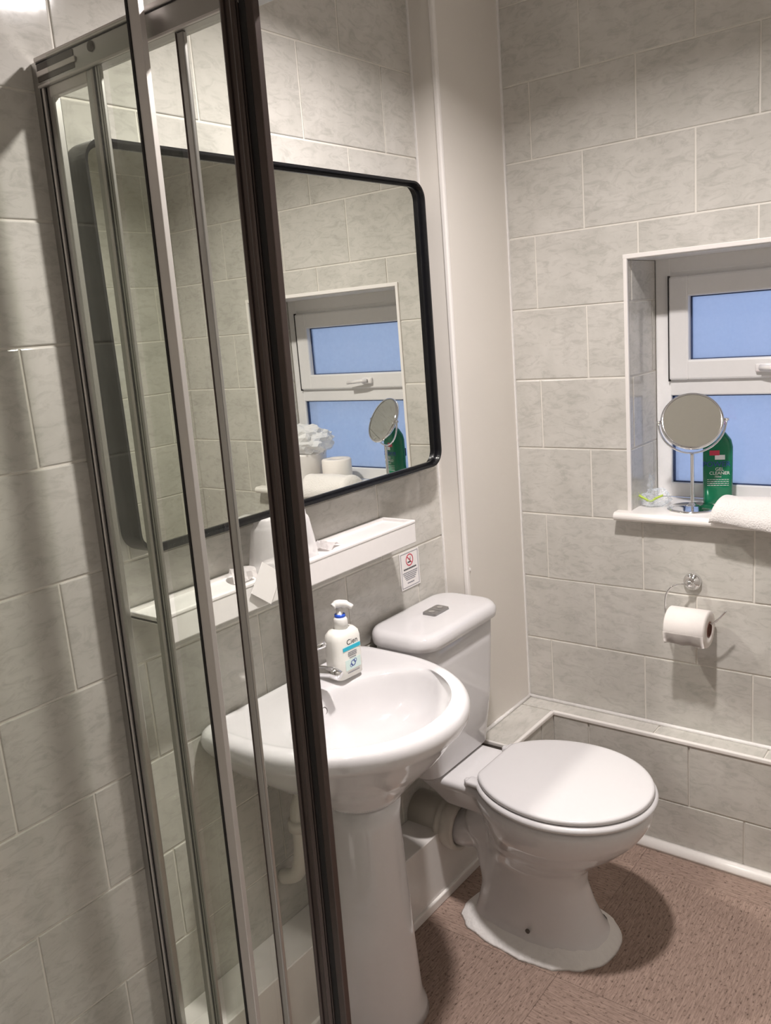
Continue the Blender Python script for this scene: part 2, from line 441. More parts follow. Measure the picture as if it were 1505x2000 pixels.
obj('upper_pane', B(FX0 + .012, FX0 + .018, WY0 + .09, WY1 - .09, 1.375, 1.565), M_fgl, win)
obj('lower_pane', B(FX0 + .018, FX0 + .024, WY0 + .036, WY1 - .036, 1.022, 1.292), M_fgl, win)
bm = bmesh.new()
for (y0, y1, z0, z1) in ((WY0 + .097, WY1 - .097, 1.384, 1.557), (WY0 + .0455, WY1 - .0455, 1.030, 1.282)):
    for (a, b) in ((y0 - .001, y0 + .004), (y1 - .004, y1 + .001)): box(bm, FX0 + .009, FX0 + .017, a, b, z0, z1)
    box(bm, FX0 + .009, FX0 + .017, y0, y1, z0 - .001, z0 + .002); box(bm, FX0 + .009, FX0 + .017, y0, y1, z1 - .002, z1 + .001)
obj('glazing_gasket', bm, mat('blue_grey_gasket', (.03, .05, .12), .4), win)
hb = bmesh.new(); box(hb, FX0 - .024, FX0 - .011, -.745, -.70, 1.345, 1.368, .004)
tube(hb, [(FX0 - .03, -.715, 1.357), (FX0 - .038, -.74, 1.357), (FX0 - .040, -.80, 1.352)], [.008, .007, .0055], 8)
obj('window_handle', hb, M_white, win, True)

# corner pipe boxing (tall white panel)
bx = struct(obj('boxing_tall', B(-.322, .0, -.0741, .0, .358, ZC), M_board))
bm = bmesh.new(); box(bm, -.3265, -.312, -.0785, -.064, .358, ZC, .004)
struct(obj('trim_2', bm, M_trim))
obj('edge_seal', B(-.327, -.318, -.004, .0, .36, ZC), M_seal, bx)
obj('corner_seal', B(-.006, .0, -.0785, -.073, .36, ZC), M_seal, bx)
obj('screw_cap', lathe(bmesh.new(), [(.006, 0), (.006, .002), (.003, .0035)], n=14), M_white, bx).matrix_local = frame4((1, 0, 0), (0, 0, 1), (0, -1, 0), (-.31, -.0741, .86))

# low tiled ledge: L shape along the back and right walls
LZ1 = .3535
bm = bmesh.new(); box(bm, -.326, .0, -.188, .0, 0, LZ1 - .004); box(bm, -.0668, .0, YC, -.18, 0, LZ1 - .004)
lg = struct(obj('ledge_boxing', bm, M_grout))
tile_wall(lg, frame4((-1, 0, 0), (0, -1, 0), (0, 0, 1), (0, -.192, 0)), .0715, .326, 0.012, LZ1 - .008, .0)
tile_wall(lg, frame4((0, 1, 0), (-1, 0, 0), (0, 0, 1), (-.071, 0, 0)), YC, -.1925, 0.012, LZ1 - .008, -.158)
def top_tile(x0, x1, y0, y1):
    me = tile_mesh(x1 - x0 - GR, y1 - y0 - GR); o = bpy.data.objects.new('tile', me); C.objects.link(o); o.parent = lg
    o.matrix_local = frame4((1, 0, 0), (0, 0, 1), (0, -1, 0), ((x0 + x1) / 2, (y0 + y1) / 2, LZ1 - .0005))
top_tile(-.326, -.066, -.188, -.074)
top_tile(-.066, 0, -.50, -.074)
y = -.50
for k in range(4):
    y2 = max(y - TW, YC); top_tile(-.066, 0, y2, y); y = y2
bm = bmesh.new()
box(bm, -.330, -.066, -.1955, -.184, LZ1 - .010, LZ1 + .0025, .003); box(bm, -.0745, -.063, YC, -.184, LZ1 - .010, LZ1 + .0025, .003)
box(bm, -.330, -.3225, -.1955, -.074, LZ1 - .010, LZ1 + .0025, .003)
struct(obj('trim_3', bm, M_trim))
bm = bmesh.new()   # sealant line where wall meets the ledge
tube(bm, [(-.004, -.078, LZ1 + .002), (-.004, YC, LZ1 + .002)], .0065, 8); tube(bm, [(-.322, -.078, LZ1 + .002), (-.004, -.078, LZ1 + .002)], .006, 8)
obj('sealant_bead', bm, M_seal, lg, True)
obj('ledge_end_shade', B(-.3305, -.3265, -.188, -.074, .325, LZ1 - .012), M_dark, lg)  # solid dark strip painted as the shaded gap under the trim
# quadrant strip at the floor
bm = bmesh.new()
sec = [(-.071, .0), (-.095, .0)] + [(-.071 - .024 * math.cos(a), .026 * math.sin(a)) for a in (PI / 10, PI / 5, 3 * PI / 10, 2 * PI / 5)] + [(-.071, .026)]
ring_loft(bm, [[(x, y, z) for x, z in sec] for y in (-.20, YC)]); bmesh.ops.recalc_face_normals(bm, faces=bm.faces)
struct(obj('baseboard_right', bm, M_trim, smooth=True))

# low white boxing along the back wall
obj_b = struct(obj('boxing_low', B(-1.40, -.328, -.108, .0, 0, .205, .002, 1), M_boardw))
bm = bmesh.new(); box(bm, -1.40, -.33, -.116, -.106, 0, .026, .003)
struct(obj('baseboard_back', bm, M_trim))

# floor: base plus square ribbed floor tiles
fl = struct(obj('floor', B(XD, .05, YC - .05, .05, -.06, -.0035), mat('floor_underlay', (.10, .07, .055), .9)))
xs = [-.185 - .5 * k for k in range(-1, 6)]; ys = [-.490 + .5, -.490, -.490 - .5, -.490 - 1.0]
for i, xa in enumerate(xs):
    for j in range(3):
        x1, x0 = min(xa, .0), max(xa - .5, XD); y1, y0 = min(ys[j], 0.0), max(ys[j + 1], YC)
        if x1 - x0 < .02 or y1 - y0 < .02: continue
        bm = bmesh.new(); wx, wy = (x1 - x0) / 2 - .0003, (y1 - y0) / 2 - .0003
        alt = (i + j) % 2
        if alt: wx, wy = wy, wx
        box(bm, -wx, wx, -wy, wy, -.004, 0, .0005, 1)
        o = obj('floor_tile', bm, MC, fl); o.location = ((x0 + x1) / 2, (y0 + y1) / 2, 0)
        if alt: o.rotation_euler = (0, 0, PI / 2)

# ------------------------------------------------------------------ ceiling lamp
lt = thing('ceiling_lamp', 'round recessed ceiling downlight above the room centre, outside the view', 'ceiling lamp', (LX, LY, ZC))
bm = bmesh.new(); lathe(bm, [(.075, -.001), (.078, -.008), (.062, -.014), (.056, -.006), (.056, -.001)], n=40, cap0=False, cap1=False)
obj('bezel', bm, M_white, lt, True)
obj('lens', lathe(bmesh.new(), [(.055, -.003), (.055, -.006)], n=32), M_lamp, lt)
lo.parent = lt; lo.location = (0, 0, -.016)

# ------------------------------------------------------------------ wall mirror
MX0, MX1, MZ0, MZ1 = -1.357, -.386, 1.174, 1.886
mr = thing('wall_mirror', 'large rectangular wall mirror with rounded corners and deep black frame above the basin', 'mirror', ((MX0 + MX1) / 2, 0, (MZ0 + MZ1) / 2))
W_, H_ = MX1 - MX0, MZ1 - MZ0
def prism_ring(bm, outer, inner, y0, y1):
    n = len(outer)
    A = [[bm.verts.new((p[0], y, p[1])) for p in pts] for pts, y in ((outer, y0), (outer, y1), (inner, y1), (inner, y0))]
    for k in range(4):
        a, b = A[k], A[(k + 1) % 4]
        for i in range(n): bm.faces.new((a[i], a[(i + 1) % n], b[(i + 1) % n], b[i]))
    bmesh.ops.recalc_face_normals(bm, faces=bm.faces)
bm = bmesh.new(); prism_ring(bm, rrect(W_, H_, .042, 10), rrect(W_ - .010, H_ - .010, .037, 10), -.004, -.060)
obj('frame', bm, M_black, mr)
bm = bmesh.new(); prism_ring(bm, rrect(W_ - .011, H_ - .011, .0365, 10), rrect(W_ - .024, H_ - .024, .030, 10), -.020, -.046)
obj('inner_lip', bm, M_black, mr)
bm = bmesh.new(); pts = rrect(W_ - .014, H_ - .014, .035, 10)
ring_loft(bm, [[(x, -.038, z) for x, z in pts], [(x, -.043, z) for x, z in pts]]); bmesh.ops.recalc_face_normals(bm, faces=bm.faces)
obj('mirror_pane', bm, M_mirror, mr)

# ------------------------------------------------------------------ shower enclosure (leans a little, as installed)
se = thing('shower_enclosure', 'aluminium framed sliding glass shower door standing open at the left', 'shower door', (-1.419, 0, 0))
se.rotation_euler = (0, .016, 0)
def prof(name, parts, m, parent=se, z0=.13, z1=1.958, bev=.002):
    bm = bmesh.new()
    for (x0, x1, y0, y1) in parts: box(bm, x0, x1, y0, y1, z0, z1, bev)
    return obj(name, bm, m, parent)
# (section sizes in metres, local x across the door, local y out from the back wall)
jb = prof('wall_jamb', [(-.004, .016, -.018, 0), (-.001, .012, -.047, -.018)], M_alu, z1=2.0)
prof('jamb_groove', [(-.0055, .0, -.0215, -.0185), (-.0025, .0, -.031, -.029)], M_rub_gap, jb, bev=.0005)
prof('jamb_rib', [(-.0055, .001, -.0275, -.0225)], M_alul, jb, bev=.0015)
r_ = obj('top_rail', B(-.006, .022, -1.44, -.018, 1.958, 2.000, .003), M_alu, se)
obj('rail_cap', B(-.010, -.004, -1.44, -.018, 1.9955, 2.003, .002), M_alul, r_)
obj('rail_groove', B(-.0068, -.005, -1.44, -.018, 1.9935, 1.9952), M_rub_gap, r_)
obj('rail_lip', B(-.0085, -.004, -1.44, -.018, 1.958, 1.9618, .001), M_alul, r_)
obj('pane_top_channel', B(-.003, .010, -.142, -.040, 1.941, 1.958, .002), M_alul, r_)
obj('pane_top_shade', B(-.0072, -.005, -.120, -.020, 1.9665, 1.9925, .0005), M_dark, r_)  # raised dark block, a recess's shade put into its colour
obj('pane_top_lip', B(-.009, -.0065, -.125, -.020, 1.974, 1.982, .001), M_alul, r_)
sc = obj('screw', lathe(bmesh.new(), [(.0075, 0), (.0075, .002), (.004, .004)], n=16), M_dark, r_); sc.matrix_local = frame4((0, 1, 0), (0, 0, 1), (-1, 0, 0), (-.006, -.166, 1.985))
bmr = obj('bottom_rail', B(-.016, .022, -1.44, -.0, .1095, .135, .003), M_alu, se)
obj('far_jamb', B(-.010, .016, -1.478, -1.44, .1095, 2.0, .002), M_alu, se)
fx = obj('fixed_pane', B(.003, .007, -.150, -.034, .132, 1.955), M_pane2, se)
s2 = prof('fixed_stile', [(-.002, .010, -.151, -.139)], M_alu, bev=.001)
prof('stile_rib', [(-.005, .006, -.160, -.151)], M_alul, s2, bev=.004)
prof('stile_edge', [(-.003, .003, -.176, -.164)], M_alu, s2, bev=.001)
prof('stile_groove', [(-.0036, .002, -.1645, -.1605), (-.0036, .002, -.1705, -.1695)], M_rub_gap, s2, bev=.0005)
# outer sliding leaf
s4 = prof('outer_leaf_stile', [(.0, .008, -.364, -.349)], M_alu)
prof('outer_leaf_edge', [(-.0008, .0, -.3515, -.349)], M_alud, s4, bev=.0002)
obj('outer_leaf_pane', B(.009, .013, -.440, -.351, .14, 1.957), M_pane2, se)
obj('outer_leaf_back_pane', B(.009, .013, -.349, -.180, .14, 1.957), M_pane2, se)
# inner sliding leaf, hung in front of the rail
s3 = prof('inner_leaf_stile', [(-.030, -.020, -.3145, -.2925)], M_alul, z1=2.06, bev=.001)
prof('inner_leaf_seal', [(-.0315, -.022, -.2925, -.2875)], M_rub_gap, s3, z1=2.06, bev=.0008)
obj('inner_leaf_pane', B(-.027, -.023, -.2875, -.080, .14, 1.990), M_pane, se)
# leading post with magnetic seal
po = prof('leading_post', [(-.012, .010, -.484, -.450)], M_alud, z0=.11, z1=2.01, bev=.006)
prof('post_rib', [(-.0155, .0, -.463, -.454), (-.0165, .0, -.482, -.473)], M_alud, po, z0=.11, z1=2.01, bev=.004)
prof('post_edge', [(-.004, .008, -.450, -.4445)], M_alud, po, z0=.11, z1=2.0, bev=.001)
prof('post_gasket', [(-.008, .006, -.4515, -.4485), (-.009, .004, -.496, -.484)], M_rub_gap, po, z0=.11, z1=1.998, bev=.001)
prof('closing_strip', [(-.010, .002, -.510, -.496)], M_alud, po, z0=.11, z1=2.0, bev=.0015)
# tray
bm = bmesh.new()
ox = [(XD, YC), (-1.375, YC), (-1.375, 0), (XD, 0)]; ix = [(XD + .05, YC + .05), (-1.47, YC + .05), (-1.47, -.05), (XD + .05, -.05)]; dx = [(XD + .09, YC + .09), (-1.51, YC + .09), (-1.51, -.09), (XD + .09, -.09)]
ring_loft(bm, [[(*p, z) for p in q] for q, z in ((ox, 0), (ox, .108), (ix, .108), (dx, .05))]); bmesh.ops.recalc_face_normals(bm, faces=bm.faces)
tag(obj('shower_tray', bm, M_tray), 'white rectangular shower tray under the sliding door, low at the left', 'shower tray')

# ------------------------------------------------------------------ wash basin
bs = thing('wash_basin', 'white ceramic pedestal basin with chrome mixer tap under the mirror', 'wash basin', (-.985, 0, 0))
def dshape(a, yb, yf, ys, n=64, ex=2.0, zf=None):
    """D outline: straight back at yb, sides to ys, rounded front to yf"""
    pts = []
    q = n // 2
    for i in range(q + 1):
        t = PI * i / q
        c, s = math.cos(t), math.sin(t)
        pts.append((a * math.copysign(abs(c) ** (2 / ex), c), ys - (ys - yf) * abs(s) ** (2 / ex)))
    m = n - q - 1
    side = int(m * .25)
    # left side up, back, right side down
    r = min(.02, a * .1)
    rest = [(-a, ys + (yb - ys) * (k + 1) / (side + 1)) for k in range(side)]
    back = m - 2 * side
    rest += [(-a + 2 * a * (k + .5) / back, yb) for k in range(back)]
    rest += [(a, yb + (ys - yb) * (k + 1) / (side + 1)) for k in range(side)]
    return pts + rest
def ell(a, b, cy, n=64, cx=0, ex=2.0):
    pts = []
    q = n // 2
    for i in range(q + 1):
        t = PI * i / q; c, s = math.cos(t), math.sin(t)
        pts.append((cx + a * math.copysign(abs(c) ** (2 / ex), c), cy - b * abs(s) ** (2 / ex)))
    m = n - q - 1
    for k in range(m):
        t = PI + PI * (k + 1) / (m + 1); c, s = math.cos(t), math.sin(t)
        pts.append((cx + a * math.copysign(abs(c) ** (2 / ex), c), cy + b * abs(s) ** (2 / ex)))
    return pts
def radial(poly, cy, n=96):
    out = []
    for k in range(n):
        th = 2 * PI * (k + .5) / n; dx, dy = math.cos(th), math.sin(th); best = None
        for i in range(len(poly)):
            x1, y1 = poly[i]; x2, y2 = poly[(i + 1) % len(poly)]; y1 -= cy; y2 -= cy
            ex_, ey_ = x2 - x1, y2 - y1; den = dx * ey_ - dy * ex_
            if abs(den) < 1e-12: continue
            t = (x1 * ey_ - y1 * ex_) / den; u = (x1 * dy - y1 * dx) / den
            if t > 0 and -1e-6 <= u <= 1 + 1e-6 and (best is None or t > best): best = t
        out.append((dx * best, cy + dy * best))
    return out
def DD(a, yb, yf):
    return radial(dshape(a, yb, yf, -.14, 96, 2.0), -.235)
def EE(a, b, cy): return radial(ell(a, b, cy, 96), -.235)
bm = bmesh.new()
RG = [(EE(.080, .074, -.205), .545), (EE(.105, .100, -.20), .572), (DD(.155, -.012, -.335), .615), (DD(.208, -.003, -.380), .655), (DD(.240, -.001, -.410), .695),
      (DD(.256, -.001, -.427), .718), (DD(.267, -.001, -.442), .731), (DD(.272, -.001, -.448), .745), (DD(.272, -.001, -.448), .760),
      (DD(.266, -.002, -.441), .770), (DD(.255, -.006, -.430), .7755), (DD(.243, -.012, -.418), .776), (DD(.238, -.016, -.413), .7735), (DD(.230, -.024, -.406), .7725),
      (EE(.212, .148, -.252), .770), (EE(.204, .142, -.253), .764), (EE(.196, .135, -.254), .745), (EE(.180, .122, -.253), .712), (EE(.150, .101, -.250), .682), (EE(.10, .070, -.246), .662), (EE(.045, .034, -.243), .654), (EE(.02, .018, -.242), .652)]
ring_loft(bm, [[(x, y, z) for x, y in pts] for pts, z in RG], True, True)
bmesh.ops.recalc_face_normals(bm, faces=bm.faces)
bo = obj('bowl', bm, M_cer, bs, True)
md = bo.modifiers.new('s', 'SUBSURF'); md.levels = 1; md.render_levels = 1
bm = bmesh.new()
PR = [(.104, .104, -.200, 0), (.100, .100, -.200, .018), (.090, .092, -.200, .05), (.082, .086, -.200, .2), (.074, .080, -.200, .38), (.072, .076, -.200, .50), (.078, .078, -.203, .553)]
ring_loft(bm, [[(x, y, z) for x, y in ell(a, b, cy, 48, ex=2.3)] for a, b, cy, z in PR]); bmesh.ops.recalc_face_normals(bm, faces=bm.faces)
obj('pedestal', bm, M_cer, bs, True)
bm = bmesh.new()
lathe(bm, [(.003, .646), (.020, .653), (.022, .6555), (.019, .657), (.006, .6565)], 0, -.243, 24)
obj('waste_plug', bm, M_chrome, bs, True)
ov = obj('overflow_ring', lathe(bmesh.new(), [(.010, 0), (.010, .001), (.007, .0015), (.006, .0005)], n=20), M_dark, bs, True)
ov.matrix_local = frame4((1, 0, 0), (0, .35, .94), (0, -.94, .35), (-.012, -.1215, .735))
bm = bmesh.new(); tube(bm, smooth_path([(-.06, -.09, .58), (-.085, -.08, .52), (-.085, -.08, .44), (-.085, -.06, .36), (-.085, -.01, .33)]), .017, 14)
lathe(bm, [(.024, .475), (.024, .50)], -.085, -.08, 20)
obj('waste_pipe', bm, M_pipe, bs, True)
# mixer tap
bm = bmesh.new()
lathe(bm, [(.028, .777), (.028, .781), (.023, .788), (.021, .80), (.020, .83), (.021, .842), (.016, .852)], 0, -.062, 24)
tube(bm, [(0, -.066, .808), (.004, -.10, .818), (.008, -.14, .822), (.010, -.158, .816)], [.0145, .0135, .0125, .011], 14)
tap = obj('mixer_tap', bm, M_chrome, bs, True)
bm = bmesh.new(); tube(bm, [(0, -.062, .848), (.002, -.085, .866), (.006, -.125, .884)], [.014, .008, .0065], 12)
obj('tap_lever', bm, M_chrome, tap, True)

# ------------------------------------------------------------------ pump bottle
pb = thing('pump_bottle', 'white pump bottle with turquoise band and blue collar standing on the basin', 'pump bottle', (-.893, -.100, .7768), math.radians(-4)); pb.scale = (1.1, 1.1, 1.02)
bm = bmesh.new()
def rr3(w, d, r, z, cx=0, cy=0): return [(x, y, z) for x, y in rrect(w, d, r, 5, cx, cy)]
ring_loft(bm, [rr3(.066, .040, .012, .0), rr3(.074, .046, .016, .004), rr3(.076, .048, .018, .04), rr3(.076, .048, .018, .088), rr3(.072, .045, .018, .100), rr3(.058, .036, .016, .108), rr3(.030, .026, .0125, .111)])
bmesh.ops.recalc_face_normals(bm, faces=bm.faces)
bd = obj('body', bm, M_bottle, pb, True)
bm = bmesh.new(); lathe(bm, [(.015, .109), (.015, .132), (.0125, .136), (.0065, .137), (.0065, .158)], n=24); obj('pump_collar', bm, M_frost, pb, True)
bm = bmesh.new(); lathe(bm, [(.0112, .1362), (.0112, .1425), (.007, .1425)], n=24); obj('blue_ring', bm, M_blue, pb, True)
bm = bmesh.new(); tube(bm, smooth_path([(-.014, .004, .163), (-.004, 0, .167), (.008, -.012, .165), (.014, -.024, .158)], 4), [.007] * 3 + [.009] * 3 + [.0085] * 3 + [.006] * 3 + [.005], 12)
obj('pump_head', bm, M_frost, pb, True)
F = lambda x, z, y=-.0242: frame4((1, 0, 0), (0, 0, 1), (0, -1, 0), (x, y, z))
text('brand_text', 'Cien', .017, F(.004, .083), M_ink, bd)
obj('turquoise_band', B(-.024, .026, -.0248, -.0242, .066, .0745), M_cyan, bd)
for k, (wd_, z_) in enumerate(((.024, .060), (.026, .056), (.024, .052), (.018, .047), (.034, .014))):
    bm = bmesh.new(); x = -wd_ / 2
    while x < wd_ / 2:
        l = random.uniform(.002, .005); box(bm, x + .002, min(x + l, wd_ / 2) + .002, -.0248, -.0242, z_ - .0009, z_ + .0009); x += l + .001
    obj('small_print', bm, M_inkg, bd)
bm = bmesh.new(); 
for (cx, cz, rr_) in ((.002, .033, .007), (.008, .037, .0045), (-.004, .029, .004)):
    lathe(bm, [(rr_, 0), (rr_, .0004), (rr_ * .75, .0004), (rr_ * .75, 0)], n=16, cap0=False, cap1=False)
    for v in bm.verts:
        if not v.tag: v.co = Vector((cx + v.co.x, -.0243 - v.co.z, cz + v.co.y)); v.tag = True
obj('drop_emblem', bm, M_inkb, bd)
obj('pale_panel', B(-.020, .024, -.0244, -.0241, .020, .044), M_pale, bd)

# ------------------------------------------------------------------ toilet
tl = thing('toilet', 'white close coupled toilet with closed lid beside the tiled ledge', 'toilet', (-.530, 0, 0))
def egg(w, yf, yb, n=48, ex=2.0, exb=2.0):
    cy = yb - (yb - yf) * .52
    pts = []
    for i in range(n):
        t = 2 * PI * i / n; c, s = math.cos(t), math.sin(t)
        e = ex if s >= 0 else exb
        b = (cy - yf) if s >= 0 else (yb - cy)
        pts.append((w * math.copysign(abs(c) ** (2 / e), c), cy - b * math.copysign(abs(s) ** (2 / e), s)))
    return pts
bm = bmesh.new()
SL = [(.116, -.566, -.195, 0, 2.4, 3), (.112, -.562, -.198, .012, 2.4, 3), (.098, -.545, -.205, .035, 2.3, 3), (.088, -.520, -.215, .09, 2.2, 2.6), (.082, -.500, -.225, .15, 2.2, 2.4), (.086, -.505, -.235, .195, 2.1, 2.3),
      (.108, -.545, -.245, .235, 2, 2.2), (.142, -.598, -.250, .280, 2, 2.2), (.166, -.636, -.245, .318, 2, 2.2), (.178, -.656, -.240, .348, 2, 2.2), (.183, -.668, -.235, .372, 2, 2.4), (.182, -.668, -.235, .392, 2, 2.4), (.176, -.660, -.24, .400, 2, 2.4)]
ring_loft(bm, [[(x, y, z) for x, y in egg(w_, yf, yb, ex=e1, exb=e2)] for w_, yf, yb, z, e1, e2 in SL])
# cistern shelf
def sec(w_, y0, y1, z, r=.02): return [(x, y, z) for x, y in rrect(w_ * 2, abs(y1 - y0), r, 6, 0, (y0 + y1) / 2)]
ring_loft(bm, [sec(.06, -.13, -.34, .30, .02), sec(.085, -.10, -.34, .345, .03), sec(.100, -.085, -.36, .372), sec(.108, -.078, -.36, .385), sec(.108, -.078, -.36, .396), sec(.103, -.082, -.36, .402)])
# trapway: limb from the bowl down and back to the outlet
tube(bm, smooth_path([(0, -.42, .20), (0, -.36, .17), (0, -.30, .21), (0, -.245, .255), (0, -.20, .225), (0, -.165, .206), (0, -.130, .200)], 5), [.06] * 10 + [.058] * 10 + [.050] * 11, 20)
tube(bm, [(0, -.30, .03), (0, -.27, .10), (0, -.25, .18), (0, -.24, .25)], [.085, .062, .055, .052], 20)
bmesh.ops.recalc_face_normals(bm, faces=bm.faces)
pan = obj('pan', bm, M_cer, tl, True)
rm = pan.modifiers.new('r', 'REMESH'); rm.mode = 'VOXEL'; rm.voxel_size = .0055; rm.use_smooth_shade = True
cs = pan.modifiers.new('c', 'SMOOTH'); cs.iterations = 16; cs.factor = .6
# seat ring and lid
def slab(rings): 
    b = bmesh.new(); ring_loft(b, rings); bmesh.ops.recalc_face_normals(b, faces=b.faces); return b
def lidring(s, z, cut=-.252):
    pts = []
    for i in range(72):
        t = 2 * PI * i / 72; c, q = math.cos(t), math.sin(t)
        y = -.462 - (.214 - s) * q if q >= 0 else -.462 - (.236 - s) * q
        pts.append(((.192 - s) * c, min(y, cut - s), z))
    return pts
obj('seat', slab([lidring(.010, .4045), lidring(.002, .4065), lidring(-.001, .411), lidring(-.001, .416), lidring(.002, .4205), lidring(.009, .4225)]), M_lid, tl, True)
obj('seat_gap_shade', slab([lidring(.016, .400), lidring(.016, .427)]), M_rub_gap, tl)  # black slab standing in for the shade between seat and lid
ld_ = obj('lid', slab([lidring(.010, .4255), lidring(.007, .427), lidring(.007, .4335), lidring(.009, .4365), lidring(.014, .4378), lidring(.022, .4382), lidring(.05, .4385), lidring(.12, .4388, -.30)]), M_lid, tl, True)
for sx in (-1, 1):
    bm = bmesh.new(); box(bm, sx * .098 - .016, sx * .098 + .016, -.280, -.238, .408, .421, .004)
    lathe(bm, [(.010, .4015), (.010, .414), (.007, .418)], sx * .095, -.236, 16)
    obj('hinge', bm, M_lid, tl, True)
# cistern
def csec(w_, y0, y1, z, r): return [(x, y, z) for x, y in rrect(w_ * 2, abs(y1 - y0), r, 8, 0, (y0 + y1) / 2)]
obj('cistern', slab([csec(.135, -.030, -.158, .402, .04), csec(.142, -.022, -.166, .412, .045), csec(.160, -.012, -.180, .55, .05), csec(.166, -.010, -.188, .70, .05), csec(.168, -.010, -.190, .768, .05)]), M_cer, tl, True)
lc = obj('cistern_lid', slab([csec(.172, -.006, -.194, .766, .055), csec(.179, -.003, -.203, .770, .06), csec(.181, -.003, -.205, .782, .06), csec(.180, -.003, -.204, .794, .06), csec(.175, -.006, -.199, .8015, .058), csec(.169, -.010, -.194, .8055, .054), csec(.163, -.015, -.188, .8072, .05), csec(.155, -.022, -.180, .808, .045), csec(.10, -.05, -.14, .8092, .03), csec(.04, -.08, -.12, .8095, .015)]), M_cer, tl, True)
bt = obj('flush_button', slab([csec(.035, -.082, -.124, .808, .006), csec(.034, -.083, -.123, .8155, .006)]), M_steel, tl)
bt.location.x = .005
bm = bmesh.new(); box(bm, -.004 + .006, -.002 + .006, -.121, -.085, .8156, .8162); lathe(bm, [(.008, .8156), (.008, .8165)], -.014, -.103, 16); lathe(bm, [(.008, .8156), (.008, .8165)], .024, -.103, 16)
obj('button_detail', bm, M_chrome, tl)
# pan connector
bm = bmesh.new()
def ycyl(bm, prof, cx, cz, n=36):
    rings = [[(cx + r * math.cos(2 * PI * i / n), y, cz + r * math.sin(2 * PI * i / n)) for i in range(n)] for r, y in prof]
    ring_loft(bm, rings, True, True)
ycyl(bm, [(.056, .0), (.056, -.10), (.058, -.105)], 0, .212)
bmesh.ops.recalc_face_normals(bm, faces=bm.faces)
pc = obj('pan_connector', bm, M_pipe, tl, True)
bm = bmesh.new(); ycyl(bm, [(.057, -.088), (.067, -.092), (.069, -.102), (.065, -.108), (.068, -.112), (.070, -.122), (.070, -.146), (.066, -.150), (.058, -.150), (.056, -.135)], 0, .207)
bmesh.ops.recalc_face_normals(bm, faces=bm.faces)
obj('connector_collar', bm, M_pipe, pc, True)
# sealant skirt round the foot
bm = bmesh.new(); fo = egg(.118, -.568, -.193, 60, 2.4, 3)
rings = []
for s, z in ((.014, 0), (.012, .005), (.006, .011), (-.006, .018), (-.020, .026)):
    r_g = []
    for i, (x, y) in enumerate(fo):
        d = Vector((x, y + .38)).normalized(); k = 1 + .35 * noise.noise(Vector((x * 30, y * 30, 1)))
        if x < .02 and y > -.56 and s > 0: k *= 1 + 1.3 * min(1, max(0, (.04 - x) / .10)) * min(1, max(0, (y + .56) / .08))
        r_g.append((x + d.x * s * k, y + d.y * s * k, z))
    rings.append(r_g)
ring_loft(bm, rings, True, False); bmesh.ops.recalc_face_normals(bm, faces=bm.faces)
obj('foot_sealant', bm, M_seal, tl, True)
bt2 = obj('fixing_bolt', lathe(bmesh.new(), [(.006, 0), (.006, .003), (.003, .005)], n=14), M_dark, tl, True)
bt2.matrix_local = frame4((0, 1, 0), (0, 0, 1), (-1, 0, 0), (-.102, -.39, .047))

# ------------------------------------------------------------------ shelf, cups, sachets
SHX0, SHX1 = -1.372, -.588
sh = thing('bathroom_shelf', 'long white plastic shelf under the mirror with deep front edge', 'shelf', (SHX1, 0, 1.05))
o0 = Vector((SHX1, 0, 1.05))
bm = bmesh.new(); LN = SHX0 - SHX1
box(bm, LN, 0, -.098, -.001, .006, .012)
obj('top_plate', bm, M_white, sh)
obj('front_fascia', B(LN, 0, -.104, -.092, -.038, .020, .003), M_white, sh)
obj('fascia_lip', B(LN, 0, -.1055, -.0915, .012, .0205, .0025), M_white, sh)
for xx in (0, LN + .006):
    obj('end_cap', B(xx - .006, xx, -.098, -.001, .006, .020, .002), M_white, sh)
bm = bmesh.new(); box(bm, LN, 0, -.007, -.001, .010, .020, .002); obj('back_lip', bm, M_white, sh)
for i, (cx, rr_) in enumerate(((-.952, 1.0), (-1.045, 1.02))):
    bm = bmesh.new(); rings = []
    for (r, z) in ((.0425, 0), (.0415, .008), (.036, .045), (.029, .084), (.027, .090), (.023, .095), (.022, .104), (.017, .107)):
        rings.append([((r * rr_ * (1 + .05 * noise.noise(Vector((math.cos(a * PI / 18) * 3, math.sin(a * PI / 18) * 3, z * 40 + i * 9))))) * math.cos(a * PI / 18), r * rr_ * math.sin(a * PI / 18), z * 1.05) for a in range(36)])
    ring_loft(bm, rings, True, True); bmesh.ops.recalc_face_normals(bm, faces=bm.faces)
    o = obj('plastic_cup', bm, M_cup, None, True, (cx, -.052, 1.0625))
    tag(o, ['wrapped clear plastic cup upside down on the shelf, the one nearer the toilet', 'wrapped clear plastic cup upside down on the shelf, the one nearer the shower wall'][i], 'cup', 'wrapped cups on the shelf')
def crumple(name, w_, d_, h_, loc, rz, m, seed, label, cat, grp=None, nx=7, ny=6, rx=0):
    bm = bmesh.new(); g = []
    for i in range(nx):
        row = []
        for j in range(ny):
            u, v = i / (nx - 1) - .5, j / (ny - 1) - .5
            z = h_ * (.5 - .5 * math.cos(2 * PI * (i / (nx - 1)))) * .7 + h_ * .6 * abs(noise.noise(Vector((u * 5, v * 5, seed))))
            row.append(bm.verts.new((u * w_, v * d_, z)))
        g.append(row)
    for i in range(nx - 1):
        for j in range(ny - 1): bm.faces.new((g[i][j], g[i + 1][j], g[i + 1][j + 1], g[i][j + 1]))
    r = bmesh.ops.solidify(bm, geom=list(bm.faces), thickness=.0012)
    o = obj(name, bm, m, None, False, loc); o.rotation_euler = (rx, 0, rz)
    return tag(o, label, cat, grp)
